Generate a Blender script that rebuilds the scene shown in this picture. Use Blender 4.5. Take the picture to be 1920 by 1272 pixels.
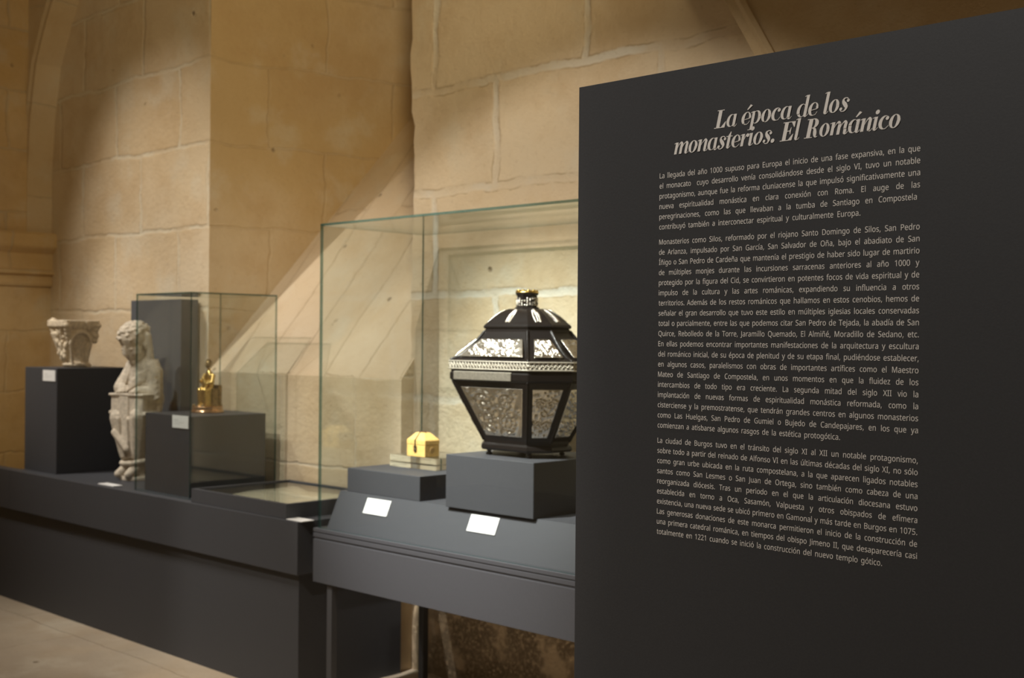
import bpy, bmesh, math, random, os
import numpy as np
from mathutils import Vector, Matrix
S = bpy.context.scene
for o in list(bpy.data.objects):
    bpy.data.objects.remove(o)
COL = S.collection
R = math.radians

# ------------------------------------------------------------------ camera
cam = bpy.data.cameras.new('camera')
cam.sensor_width = 36.0
cam.lens = 36.0 * 2285.285 / 1920.0
cam.clip_start = 0.05
cam.dof.use_dof = True
cam.dof.focus_distance = 2.42
cam.dof.aperture_fstop = 5.6
camo = bpy.data.objects.new('camera', cam)
COL.objects.link(camo)
RC = Matrix(((0.72289, -0.00549, 0.69094), (0.69091, -0.00675, -0.72291), (0.00863, 0.99996, -0.00109)))
camo.matrix_world = Matrix.Translation((0, 0, 1.55)) @ RC.to_4x4()
S.camera = camo

# ------------------------------------------------------------------ light and exposure
S.view_settings.view_transform = 'Standard'
S.view_settings.look = 'None'
S.view_settings.gamma = 1.0
S.view_settings.exposure = 0.0
S.view_settings.use_curve_mapping = False
S.cycles.use_denoising = True
S.cycles.transparent_max_bounces = 32
S.cycles.max_bounces = 10
S.cycles.sample_clamp_indirect = 6.0
W = bpy.data.worlds.new('world')
S.world = W
W.use_nodes = True
bgn = W.node_tree.nodes['Background']
bgn.inputs[0].default_value = (1.0, 0.70, 0.36, 1)
bgn.inputs[1].default_value = 0.10


def spot(name, loc, target, power, angle, blend=0.6, col=(1, 0.86, 0.68), radius=0.04):
    l = bpy.data.lights.new(name, 'SPOT')
    l.energy = power
    l.spot_size = R(angle)
    l.spot_blend = blend
    l.color = col
    l.shadow_soft_size = radius
    o = bpy.data.objects.new(name, l)
    COL.objects.link(o)
    o.location = loc
    d = Vector(target) - Vector(loc)
    o.rotation_euler = d.to_track_quat('-Z', 'Y').to_euler()
    o['kind'] = 'helper'
    return o


WHITE = (1, 0.94, 0.85)
spot('track_spot_statue', (-7.35, 1.45, 4.5), (-6.25, 3.65, 1.50), 375, 54, 1.0, WHITE)
spot('track_spot_hood', (-5.2, 1.2, 4.15), (-5.15, 3.75, 1.25), 235, 56, 1.0, WHITE)
spot('track_spot_case', (-3.75, 1.25, 4.0), (-3.45, 3.48, 1.18), 1900, 33, 1.0, (1, 0.96, 0.90))
spot('track_spot_wall', (-3.2, -0.6, 4.4), (-3.2, 3.88, 0.35), 400, 46, 0.25, (1, 0.92, 0.80))
spot('track_spot_panel', (-1.9, -0.9, 3.9), (-1.15, 2.0, 1.25), 225, 54, 0.8, (1, 0.96, 0.91))
spot('track_spot_capital', (-7.6, 1.6, 4.0), (-6.95, 3.5, 1.55), 140, 28, 0.8, WHITE)
spot('track_spot_floor', (-5.8, 1.6, 5.0), (-5.8, 2.0, 0.0), 200, 60, 1.0, (1, 0.93, 0.84))
spot('fill_spot_under_table', (-2.7, 1.5, 4.9), (-2.7, 1.9, 0.0), 620, 50, 1.0, (1, 0.93, 0.84))  # added fill: floor bounce to brighten the wall under the table
spot('track_spot_left', (-4.9, 0.6, 3.5), (-7.95, 3.45, 1.15), 170, 24, 1.0, (1, 0.84, 0.56))
spot('fill_spot_upper_wall', (0.4, -0.2, 4.7), (-5.3, 4.3, 3.5), 860, 38, 1.0, (1, 0.80, 0.48), 0.3)  # added warm fill from the right for the jamb and upper walls


# ------------------------------------------------------------------ materials
def newmat(name):
    m = bpy.data.materials.new(name)
    m.use_nodes = True
    nt = m.node_tree
    b = nt.nodes['Principled BSDF']
    return m, nt, b


def N(nt, typ, **kw):
    n = nt.nodes.new(typ)
    for k, v in kw.items():
        setattr(n, k, v)
    return n


def mixc(nt, fac, a, b, mode='MIX'):
    n = N(nt, 'ShaderNodeMix', data_type='RGBA', blend_type=mode)
    for i, v in ((0, fac), (6, a), (7, b)):
        if isinstance(v, (int, float)):
            n.inputs[i].default_value = v
        elif isinstance(v, tuple):
            n.inputs[i].default_value = v + (1,) if len(v) == 3 else v
        else:
            nt.links.new(v, n.inputs[i])
    return n.outputs[2]


def mth(nt, op, a, b=None, clamp=False):
    n = N(nt, 'ShaderNodeMath', operation=op, use_clamp=clamp)
    for i, v in ((0, a), (1, b)):
        if v is None:
            continue
        if isinstance(v, (int, float)):
            n.inputs[i].default_value = v
        else:
            nt.links.new(v, n.inputs[i])
    return n.outputs[0]


def ramp(nt, val, p0, p1, c0=0.0, c1=1.0):
    n = N(nt, 'ShaderNodeMapRange', interpolation_type='SMOOTHSTEP')
    nt.links.new(val, n.inputs[0])
    n.inputs[1].default_value = p0
    n.inputs[2].default_value = p1
    n.inputs[3].default_value = c0
    n.inputs[4].default_value = c1
    return n.outputs[0]


def noise(nt, vec, scale, detail=6, rough=0.6):
    n = N(nt, 'ShaderNodeTexNoise')
    n.inputs['Scale'].default_value = scale
    n.inputs['Detail'].default_value = detail
    n.inputs['Roughness'].default_value = rough
    if vec is not None:
        nt.links.new(vec, n.inputs['Vector'])
    return n


def stone_mat(name, u='x', v='z', uo=0.0, vo=0.0, bw=0.7, bh=0.48, c1=(0.62, 0.47, 0.29), c2=(0.68, 0.54, 0.35),
              mortar=(0.66, 0.58, 0.44), msize=0.020, pit_z=None, wear=0.5, seed=0.0):
    m, nt, b = newmat(name)
    L = nt.links.new
    tc = N(nt, 'ShaderNodeTexCoord')
    P = tc.outputs['Object']
    sep = N(nt, 'ShaderNodeSeparateXYZ')
    L(P, sep.inputs[0])
    ax = {'x': 0, 'y': 1, 'z': 2}
    d1 = noise(nt, P, 2.3, 4)
    d2 = noise(nt, P, 9.0, 3)
    wob = mth(nt, 'ADD', mth(nt, 'MULTIPLY', mth(nt, 'SUBTRACT', d1.outputs[0], 0.5), 0.10),
              mth(nt, 'MULTIPLY', mth(nt, 'SUBTRACT', d2.outputs[0], 0.5), 0.035))
    uu = mth(nt, 'ADD', mth(nt, 'ADD', sep.outputs[ax[u]], uo), wob)
    vv = mth(nt, 'ADD', mth(nt, 'ADD', sep.outputs[ax[v]], vo), mth(nt, 'MULTIPLY', wob, 0.8))
    cmb = N(nt, 'ShaderNodeCombineXYZ')
    L(uu, cmb.inputs[0])
    L(vv, cmb.inputs[1])
    br = N(nt, 'ShaderNodeTexBrick')
    br.offset = 0.43
    br.offset_frequency = 2
    L(cmb.outputs[0], br.inputs['Vector'])
    br.inputs['Color1'].default_value = c1 + (1,)
    br.inputs['Color2'].default_value = c2 + (1,)
    br.inputs['Mortar'].default_value = c1 + (1,)
    br.inputs['Scale'].default_value = 1.0
    br.inputs['Mortar Size'].default_value = msize
    br.inputs['Mortar Smooth'].default_value = 0.9
    br.inputs['Bias'].default_value = 0.0
    br.inputs['Brick Width'].default_value = bw
    br.inputs['Row Height'].default_value = bh
    st = noise(nt, P, 1.7 + seed, 8, 0.65)
    big = noise(nt, P, 0.9 + seed, 5, 0.55)
    col = mixc(nt, ramp(nt, big.outputs[0], 0.38, 0.66), br.outputs['Color'], mixc(nt, 0.5, br.outputs['Color'], (0.70, 0.60, 0.46)))
    col = mixc(nt, ramp(nt, st.outputs[0], 0.42, 0.68, 0.0, 0.6 * wear + 0.15), col, (0.46, 0.30, 0.145))
    show = noise(nt, P, 2.1, 5, 0.6)
    col = mixc(nt, mth(nt, 'MULTIPLY', ramp(nt, br.outputs['Fac'], 0.15, 0.8), ramp(nt, show.outputs[0], 0.36, 0.62, 0.12, 0.95)), col, mortar)
    st2 = noise(nt, P, 3.1, 7, 0.6)
    col = mixc(nt, ramp(nt, st2.outputs[0], 0.52, 0.72, 0.0, 0.45), col, (0.66, 0.60, 0.48))
    fine = noise(nt, P, 34.0, 6, 0.75)
    col = mixc(nt, ramp(nt, fine.outputs[0], 0.54, 0.78, 0.0, 0.35), col, (0.36, 0.24, 0.13))
    # isolated dark chips
    vo_ = N(nt, 'ShaderNodeTexVoronoi')
    L(P, vo_.inputs['Vector'])
    vo_.inputs['Scale'].default_value = 5.5
    chip_m = mth(nt, 'MULTIPLY', ramp(nt, vo_.outputs['Distance'], 0.03, 0.10, 1.0, 0.0), ramp(nt, st2.outputs[0], 0.50, 0.60))
    col = mixc(nt, mth(nt, 'MULTIPLY', chip_m, 0.7), col, (0.16, 0.10, 0.05))
    # dark thin line beside the pale pointing
    edge = ramp(nt, br.outputs['Fac'], 0.05, 0.35, 0.0, 1.0)
    edge2 = mth(nt, 'MULTIPLY', edge, mth(nt, 'SUBTRACT', 1.0, ramp(nt, br.outputs['Fac'], 0.35, 0.7)))
    col = mixc(nt, mth(nt, 'MULTIPLY', edge2, mth(nt, 'MULTIPLY', ramp(nt, d2.outputs[0], 0.42, 0.62), 0.6)), col, (0.34, 0.24, 0.13))
    h = mth(nt, 'ADD', mth(nt, 'MULTIPLY', fine.outputs[0], 0.006), mth(nt, 'MULTIPLY', st.outputs[0], 0.02))
    h = mth(nt, 'SUBTRACT', h, mth(nt, 'MULTIPLY', br.outputs['Fac'], 0.004))
    h = mth(nt, 'SUBTRACT', h, mth(nt, 'MULTIPLY', chip_m, 0.012))
    if pit_z is not None:
        pv = noise(nt, P, 42.0, 8, 0.85)
        pv2 = noise(nt, P, 5.0, 3)
        zm = mth(nt, 'MULTIPLY', ramp(nt, sep.outputs[2], pit_z + 0.25, pit_z - 0.15), ramp(nt, pv2.outputs[0], 0.42, 0.58))
        pm = mth(nt, 'MULTIPLY', zm, ramp(nt, pv.outputs[0], 0.46, 0.58))
        col = mixc(nt, mth(nt, 'MULTIPLY', pm, 0.6), col, (0.34, 0.23, 0.13))
        low_lift = ramp(nt, sep.outputs[2], pit_z + 0.3, pit_z - 0.1)
        col = mixc(nt, mth(nt, 'MULTIPLY', low_lift, 0.65), col, (0.74, 0.58, 0.39))  # paler colour low down, painted in to brighten the shaded wall under the table
        h = mth(nt, 'SUBTRACT', h, mth(nt, 'MULTIPLY', pm, 0.012))
        pv3 = noise(nt, P, 14.0, 7, 0.8)
        mid = mth(nt, 'MULTIPLY', ramp(nt, sep.outputs[2], 1.75, 1.2), 0.02)
        h = mth(nt, 'ADD', h, mth(nt, 'MULTIPLY', pv3.outputs[0], mid))
    bp = N(nt, 'ShaderNodeBump')
    bp.inputs['Strength'].default_value = 0.9
    bp.inputs['Distance'].default_value = 1.0
    L(h, bp.inputs['Height'])
    L(col, b.inputs['Base Color'])
    L(bp.outputs[0], b.inputs['Normal'])
    b.inputs['Roughness'].default_value = 0.9
    b.inputs['Specular IOR Level'].default_value = 0.2
    return m


def plain(name, col, rough=0.6, metal=0.0, spec=0.5, bump=0.0, bscale=60, var=0.0, coat=0.0):
    m, nt, b = newmat(name)
    b.inputs['Base Color'].default_value = col + (1,)
    b.inputs['Roughness'].default_value = rough
    b.inputs['Metallic'].default_value = metal
    b.inputs['Specular IOR Level'].default_value = spec
    b.inputs['Coat Weight'].default_value = coat
    b.inputs['Coat Roughness'].default_value = 0.15
    if bump or var:
        tc = N(nt, 'ShaderNodeTexCoord')
        n = noise(nt, tc.outputs['Object'], bscale, 5)
        if var:
            c = mixc(nt, ramp(nt, n.outputs[0], 0.35, 0.7), tuple(x * (1 - var) for x in col), tuple(min(1, x * (1 + var)) for x in col))
            nt.links.new(c, b.inputs['Base Color'])
        if bump:
            bp = N(nt, 'ShaderNodeBump')
            bp.inputs['Strength'].default_value = 0.6
            bp.inputs['Distance'].default_value = bump
            nt.links.new(n.outputs[0], bp.inputs['Height'])
            nt.links.new(bp.outputs[0], b.inputs['Normal'])
    return m


def glass_mat(name, tint, edge=False):
    m = bpy.data.materials.new(name)
    m.use_nodes = True
    nt = m.node_tree
    nt.nodes.clear()
    L = nt.links.new
    out = N(nt, 'ShaderNodeOutputMaterial')
    tr = N(nt, 'ShaderNodeBsdfTransparent')
    tr.inputs[0].default_value = tint + (1,)
    if edge:
        g = N(nt, 'ShaderNodeBsdfPrincipled')
        g.inputs['Base Color'].default_value = (0.025, 0.055, 0.05, 1)
        g.inputs['Roughness'].default_value = 0.25
        fac = 0.48
    else:
        g = N(nt, 'ShaderNodeBsdfGlossy')
        g.inputs['Roughness'].default_value = 0.0
        g.inputs['Color'].default_value = (1, 1, 1, 1)
        geo = N(nt, 'ShaderNodeNewGeometry')
        dt = N(nt, 'ShaderNodeVectorMath', operation='DOT_PRODUCT')
        L(geo.outputs['Incoming'], dt.inputs[0])
        L(geo.outputs['Normal'], dt.inputs[1])
        c = mth(nt, 'SUBTRACT', 1.0, mth(nt, 'ABSOLUTE', dt.outputs['Value']), clamp=True)
        fac = mth(nt, 'ADD', 0.035, mth(nt, 'MULTIPLY', mth(nt, 'POWER', c, 5.0), 0.96))
    mx = N(nt, 'ShaderNodeMixShader')
    if isinstance(fac, float):
        mx.inputs[0].default_value = fac
    else:
        L(fac, mx.inputs[0])
    L(tr.outputs[0], mx.inputs[1])
    L(g.outputs[0], mx.inputs[2])
    L(mx.outputs[0], out.inputs[0])
    return m


PAINT = plain('charcoal_paint', (0.058, 0.060, 0.068), 0.55, spec=0.35, bump=0.0006, bscale=260, var=0.06)
BOARDP = plain('grey_board_paint', (0.090, 0.094, 0.104), 0.6, spec=0.3, var=0.05, bscale=200)
PANELP = plain('panel_black_paint', (0.041, 0.042, 0.045), 0.6, spec=0.3, bump=0.0003, bscale=220, var=0.04)
INK = plain('cream_lettering', (0.82, 0.785, 0.74), 0.7, spec=0.2)
CARD = plain('white_card', (0.86, 0.86, 0.85), 0.6, spec=0.3)
PRINT = plain('grey_print', (0.42, 0.42, 0.42), 0.7)
GLASS = glass_mat('clear_glass', (0.972, 0.990, 0.988))
GEDGE = glass_mat('glass_edge', (0.48, 0.66, 0.63), edge=True)
ACRYL = plain('acrylic', (0.97, 0.985, 0.99), 0.02)
ACRYL.node_tree.nodes['Principled BSDF'].inputs['Transmission Weight'].default_value = 1.0
ACRYL.node_tree.nodes['Principled BSDF'].inputs['IOR'].default_value = 1.49
PARCH = plain('parchment', (0.80, 0.75, 0.56), 0.7, spec=0.2, bump=0.001, bscale=30, var=0.12)
EBONY = plain('black_lacquered_wood', (0.008, 0.006, 0.0055), 0.34, spec=0.28, bump=0.0004, bscale=40, coat=0.10)
SILVER = plain('embossed_silver', (0.80, 0.74, 0.64), 0.27, metal=1.0, bump=0.0012, bscale=190, var=0.10)
SILVERD = plain('dull_silver', (0.62, 0.57, 0.48), 0.42, metal=0.9, bump=0.0008, bscale=150, var=0.15)
GOLD = plain('gilded_metal', (0.78, 0.55, 0.18), 0.28, metal=1.0, bump=0.002, bscale=110, var=0.15)
COPPER = plain('copper_gilt', (0.72, 0.44, 0.24), 0.24, metal=1.0, bump=0.0006, bscale=60, var=0.12)
DARKG = plain('dark_gilt', (0.26, 0.18, 0.075), 0.40, metal=0.8, bump=0.001, bscale=80, var=0.25)
IVORY = plain('yellowed_ivory', (0.80, 0.52, 0.17), 0.45, spec=0.4, bump=0.0006, bscale=120, var=0.12)
STRAP = plain('dark_metal_strap', (0.07, 0.04, 0.02), 0.5, metal=0.3)
STATUE = plain('grey_limestone', (0.60, 0.53, 0.43), 0.85, spec=0.2, bump=0.004, bscale=48, var=0.16)
CAPIT = plain('pale_limestone', (0.66, 0.56, 0.42), 0.88, spec=0.2, bump=0.004, bscale=60, var=0.15)
LEGM = plain('dark_steel_leg', (0.05, 0.05, 0.054), 0.5, spec=0.4)
ST_L = stone_mat('ochre_stone_left', 'y', 'z', 0.1, 0.02, 0.9, 0.40, (0.58, 0.39, 0.17), (0.64, 0.45, 0.22), (0.56, 0.44, 0.28), 0.012, wear=0.8)
ST_P = stone_mat('limestone_pier', 'x', 'z', 0.10, 0.19, 0.74, 0.475, (0.60, 0.46, 0.29), (0.66, 0.53, 0.36))
ST_J = stone_mat('limestone_jamb', 'y', 'z', 0.30, 0.19, 0.80, 0.475, (0.55, 0.40, 0.21), (0.58, 0.43, 0.24), (0.56, 0.43, 0.27), 0.010)
ST_S = stone_mat('limestone_sill', 'y', 'x', 0.25, 0.02, 1.35, 0.29, (0.64, 0.50, 0.33), (0.68, 0.54, 0.37), (0.46, 0.35, 0.22), 0.006, wear=0.3)
ST_B = stone_mat('limestone_sill_front', 'x', 'z', 0.36, -0.43, 0.62, 0.47, (0.64, 0.50, 0.31), (0.68, 0.55, 0.36), (0.70, 0.63, 0.50), 0.012, wear=0.4)
ST_R = stone_mat('limestone_right', 'x', 'z', 0.14, 0.175, 0.92, 0.483, (0.66, 0.52, 0.35), (0.70, 0.57, 0.40), (0.70, 0.65, 0.56), 0.030, pit_z=0.55, wear=0.4, seed=0.4)
ST_A = stone_mat('limestone_arch', 'z', 'y', 0.0, 0.0, 0.62, 3.0, (0.58, 0.44, 0.26), (0.62, 0.48, 0.30), (0.60, 0.50, 0.34), 0.008)
FLOORM = stone_mat('floor_tiles', 'x', 'y', 0.1, 0.05, 1.1, 0.62, (0.42, 0.34, 0.25), (0.46, 0.38, 0.29), (0.36, 0.29, 0.21), 0.004, wear=0.15)


# ------------------------------------------------------------------ building helpers
def nb():
    return bmesh.new()


def obj(name, bm, mat, parent=None, smooth=False, mats=None, recalc=True):
    me = bpy.data.meshes.new(name)
    off = Vector((0, 0, 0))
    p = parent
    while p is not None:
        off += p.location
        p = p.parent
    bmesh.ops.translate(bm, verts=bm.verts[:], vec=-off)
    if recalc:
        bmesh.ops.recalc_face_normals(bm, faces=bm.faces[:])
    if smooth:
        for f in bm.faces:
            f.smooth = True
    bm.to_mesh(me)
    bm.free()
    for x in (mats or [mat]):
        me.materials.append(x)
    o = bpy.data.objects.new(name, me)
    COL.objects.link(o)
    if parent is not None:
        o.parent = parent
    return o



def tag(o, label, cat, group=None):
    o['label'] = label
    o['category'] = cat
    if group:
        o['group'] = group
    return o


def thing(name, loc, label, cat, group=None):
    o = bpy.data.objects.new(name, None)
    o.empty_display_size = 0.05
    COL.objects.link(o)
    o.location = loc
    return tag(o, label, cat, group)


def struct(name, bm, mat, **kw):
    o = obj(name, bm, mat, **kw)
    o['kind'] = 'structure'
    return o


def box(bm, x0, x1, y0, y1, z0, z1, bev=0.0, M=None):
    v = [bm.verts.new(p) for p in ((x0, y0, z0), (x1, y0, z0), (x1, y1, z0), (x0, y1, z0), (x0, y0, z1), (x1, y0, z1), (x1, y1, z1), (x0, y1, z1))]
    fs = [bm.faces.new([v[i] for i in q]) for q in ((3, 2, 1, 0), (4, 5, 6, 7), (0, 1, 5, 4), (1, 2, 6, 5), (2, 3, 7, 6), (3, 0, 4, 7))]
    if bev > 0:
        es = list({e for f in fs for e in f.edges})
        r = bmesh.ops.bevel(bm, geom=es, offset=bev, segments=2, affect='EDGES', profile=0.5)
        v = [x for x in r['verts']]
    if M is not None:
        bmesh.ops.transform(bm, matrix=M, verts=v)
    return fs


def prism(bm, pts, axis, a0, a1):
    """polygon pts (two coordinates) extruded along axis from a0 to a1"""
    def P(p, a):
        if axis == 'x':
            return (a, p[0], p[1])
        if axis == 'y':
            return (p[0], a, p[1])
        return (p[0], p[1], a)
    A = [bm.verts.new(P(p, a0)) for p in pts]
    B = [bm.verts.new(P(p, a1)) for p in pts]
    n = len(pts)
    bm.faces.new(A)
    bm.faces.new(B[::-1])
    for i in range(n):
        bm.faces.new((A[i], B[i], B[(i + 1) % n], A[(i + 1) % n]))


def ell(bm, c, r, rot=None, seg=14, rings=9):
    M = Matrix.Translation(c) @ (rot.to_4x4() if rot is not None else Matrix.Identity(4)) @ Matrix.Diagonal((r[0], r[1], r[2], 1))
    bmesh.ops.create_uvsphere(bm, u_segments=seg, v_segments=rings, radius=1.0, matrix=M)


def cap(bm, p0, p1, r0, r1, seg=12):
    p0, p1 = Vector(p0), Vector(p1)
    d = p1 - p0
    n = 6
    q = d.to_track_quat('Z', 'Y').to_matrix()
    rings = []
    prof = [(-math.cos(a) * r0, math.sin(a) * r0) for a in [R(10), R(40), R(70)]]
    L = d.length
    prof += [(0, r0)] + [(L * t / n, r0 + (r1 - r0) * t / n) for t in range(1, n)] + [(L, r1)]
    prof += [(L + math.cos(a) * r1, math.sin(a) * r1) for a in [R(70), R(40), R(10)]]
    for z, r in prof:
        rings.append([bm.verts.new(p0 + q @ Vector((r * math.cos(2 * math.pi * k / seg), r * math.sin(2 * math.pi * k / seg), z))) for k in range(seg)])
    for a, b in zip(rings, rings[1:]):
        for k in range(seg):
            bm.faces.new((a[k], a[(k + 1) % seg], b[(k + 1) % seg], b[k]))
    bm.faces.new(rings[0][::-1])
    bm.faces.new(rings[-1])


def tube(bm, pts, r, seg=8):
    for a, b in zip(pts, pts[1:]):
        cap(bm, a, b, r, r, seg)


def loft(bm, rings, close0=True, close1=True):
    vs = [[bm.verts.new(p) for p in ring] for ring in rings]
    n = len(vs[0])
    for a, b in zip(vs, vs[1:]):
        for k in range(n):
            bm.faces.new((a[k], a[(k + 1) % n], b[(k + 1) % n], b[k]))
    if close0:
        bm.faces.new(vs[0][::-1])
    if close1:
        bm.faces.new(vs[-1])
    return vs


def lathe(bm, prof, c, seg=40):
    loft(bm, [[(c[0] + r * math.cos(2 * math.pi * k / seg), c[1] + r * math.sin(2 * math.pi * k / seg), c[2] + z) for k in range(seg)] for r, z in prof])


def sculpt(name, bm, mat, parent, voxel, smooth_it=4, recalc=True):
    """fuse overlapping masses into one continuous carved surface"""
    o = obj(name, bm, mat, parent)
    md = o.modifiers.new('fuse', 'REMESH')
    md.mode = 'VOXEL'
    md.voxel_size = voxel
    ms = o.modifiers.new('soften', 'SMOOTH')
    ms.factor = 0.5
    ms.iterations = smooth_it
    dg = bpy.context.evaluated_depsgraph_get()
    me = bpy.data.meshes.new_from_object(o.evaluated_get(dg))
    o.modifiers.clear()
    o.data = me
    me.materials.clear()
    me.materials.append(mat)
    me.polygons.foreach_set('use_smooth', [True] * len(me.polygons))
    return o


# ------------------------------------------------------------------ the room
b = nb(); box(b, -9.5, 3.0, -3.0, 6.0, -0.12, -0.02); struct('floor', b, FLOORM)
b = nb(); box(b, -8.4, -7.95, -1.0, 3.63, -0.02, 5.0); box(b, -8.4, -7.95, 3.63, 3.80, -0.02, 2.2); struct('wall_left', b, ST_L)
# limestone wall face to the left of the window splay, with the splayed jamb
TJ = math.tan(R(12))
XJ = -6.01
b = nb()
prism(b, [(-8.4, 3.8), (XJ, 3.8), (XJ + TJ * 2.2, 6.0), (-8.4, 6.0)], 'z', -0.02, 5.0)
o = struct('wall_back_left', b, ST_P, mats=[ST_P, ST_J])
for p in o.data.polygons:
    if p.normal.x > 0.7:
        p.material_index = 1
# sill block with a steep sloping top
K = 1.24
b = nb()
xs0, xs1 = XJ - 0.02, -4.352
prism(b, [(3.8, -0.02), (3.8, 1.36), (6.0, 1.36 + K * 2.2), (6.0, -0.02)], 'x', xs0, xs1)
o = struct('wall_back_sill', b, ST_B, mats=[ST_B, ST_S])
for p in o.data.polygons:
    if p.normal.z > 0.3:
        p.material_index = 1
# wall to the right of the window, its irregular arris set slightly back
rng = random.Random(5)
b = nb()
arr = []
z = -0.02
while z < 5.0:
    t = -4.362 + (0.010 * math.sin(z * 3.1) + rng.uniform(-0.006, 0.006)) - 0.012 * max(0, z - 1.4)
    if 2.62 < z < 2.95:
        t -= 0.02
    arr.append((t, z))
    z += 0.07
arr.append((-4.40, 5.0))
prism(b, arr + [(1.0, 5.0), (1.0, -0.02)], 'y', 3.88, 6.0)
struct('wall_back_right', b, ST_R)
# impost moulding on the ochre wall
b = nb()
prism(b, [(-7.96, 1.885), (-7.93, 1.885), (-7.925, 1.905), (-7.93, 1.93), (-7.935, 1.955), (-7.90, 1.965), (-7.90, 1.985), (-7.925, 2.0),
          (-7.92, 2.10), (-7.875, 2.135), (-7.865, 2.15), (-7.865, 2.225), (-7.88, 2.24), (-7.96, 2.245)], 'y', 2.2, 3.80)
struct('trim_1', b, ST_L)
# wall arch: soffit on the left springing from the moulding, front face coming down again behind the panel
def arch_curve(t):
    """left springing (-7.945, 2.24) to right springing, a pointed-round arch"""
    pts = [(-7.945, 2.24), (-7.944, 2.65), (-7.91, 3.0), (-7.83, 3.35), (-7.69, 3.6), (-7.55, 3.8), (-7.2, 4.15), (-6.6, 4.5), (-5.8, 4.75), (-5.0, 4.82),
           (-4.3, 4.7), (-3.6, 4.3), (-3.1, 3.75), (-2.72, 3.2), (-2.44, 2.757), (-2.29, 2.50), (-2.18, 2.2), (-2.15, 1.9), (-2.15, -0.02)]
    return pts
C = arch_curve(0)
b = nb()
box(b, -8.4, -7.945, 3.63, 3.80, 2.24, 5.2)
for (xa, za), (xb, zb) in zip(C[:-2], C[1:-1]):
    if xb - xa > 0.004:
        prism(b, [(xa, za), (xb, zb), (xb, 5.2), (xa, 5.2)], 'y', 3.63, 3.885)
box(b, -2.15, 1.0, 3.63, 3.885, -0.02, 5.2)
struct('wall_back_arch', b, ST_A)
# chamfered arris of the arch
b = nb()
rings = []
for i, (x, z) in enumerate(C):
    x0, z0 = C[max(0, i - 1)]
    x1, z1 = C[min(len(C) - 1, i + 1)]
    t = Vector((x1 - x0, 0, z1 - z0)).normalized()
    nrm = Vector((-t.z, 0, t.x))      # towards the outside of the opening
    c = Vector((x, 3.63, z))
    ins = -nrm
    rings.append([c + ins * 0.0 + Vector((0, 0.02, 0)), c + nrm * 0.05 + Vector((0, -0.012, 0)), c + nrm * 0.07 + Vector((0, -0.012, 0)), c + nrm * 0.07 + Vector((0, 0.02, 0))])
loft(b, rings)
struct('trim_2', b, ST_A)


# ------------------------------------------------------------------ plinth along the wall
ZP = 0.757
t = thing('display_plinth', (-5.9, 3.47, -0.02), 'long low charcoal plinth along the stone wall carrying statue and capital', 'plinth')
b = nb()
box(b, -7.13, -4.298, 3.167, 3.79, 0.525, ZP, 0.003)
box(b, -7.94, -7.1305, 3.167, 3.235, 0.525, ZP, 0.003)
obj('top_slab', b, PAINT, t)
b = nb()
box(b, -7.13, -4.329, 3.200, 3.79, -0.02, 0.525)
box(b, -7.94, -7.1305, 3.200, 3.235, -0.02, 0.525)
obj('base', b, PAINT, t)


def _bx(x0, x1, y0, y1, z0, z1, bev=0.002):
    b = nb()
    box(b, x0, x1, y0, y1, z0, z1, bev)
    return b


def solid(name, x0, x1, y0, y1, z0, z1, label, cat, group=None, mat=PAINT):
    b = _bx(x0, x1, y0, y1, z0, z1)
    c = Vector(((x0 + x1) / 2, (y0 + y1) / 2, z0))
    bmesh.ops.translate(b, verts=b.verts[:], vec=-c)
    o = obj(name, b, mat)
    o.location = c
    return tag(o, label, cat, group)


ZL = 1.367
solid('pedestal_block', -7.13, -6.722, 3.255, 3.70, ZP, ZL, 'tall dark block on the plinth carrying the carved capital', 'pedestal')
solid('backing_board', -6.65, -6.092, 3.675, 3.785, ZP, 1.767, 'tall grey upright board against the wall behind the stone statue', 'board', None, BOARDP)
ZG = 1.159
solid('pedestal_block', -5.743, -5.309, 3.26, 3.705, ZP, ZG, 'dark block inside the small glass hood carrying the gilded figurine', 'pedestal')


def pane(parent, x0, x1, y0, y1, z0, z1, name='glass_pane'):
    b = nb()
    fs = box(b, x0, x1, y0, y1, z0, z1)
    d = (x1 - x0, y1 - y0, z1 - z0)
    k = d.index(min(d))
    b.normal_update()
    for f in fs:
        f.material_index = 0 if abs(f.normal[k]) > 0.9 else 1
    return obj(name, b, GLASS, parent, mats=[GLASS, GEDGE])


def hood(parent, x0, x1, y0, y1, z0, z1, th=0.008):
    pane(parent, x0, x1, y0, y0 + th, z0, z1 - th)
    pane(parent, x0, x1, y1 - th, y1, z0, z1 - th)
    pane(parent, x0, x0 + th, y0 + th, y1 - th, z0, z1 - th)
    pane(parent, x1 - th, x1, y0 + th, y1 - th, z0, z1 - th)
    pane(parent, x0, x1, y0, y1, z1 - th, z1)


t = thing('glass_hood', (-5.5, 3.475, ZP), 'small clear glass hood on the plinth over the gilded figurine', 'glass case')
hood(t, -5.772, -5.250, 3.219, 3.728, ZP + 0.001, 1.774, 0.007)

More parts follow.
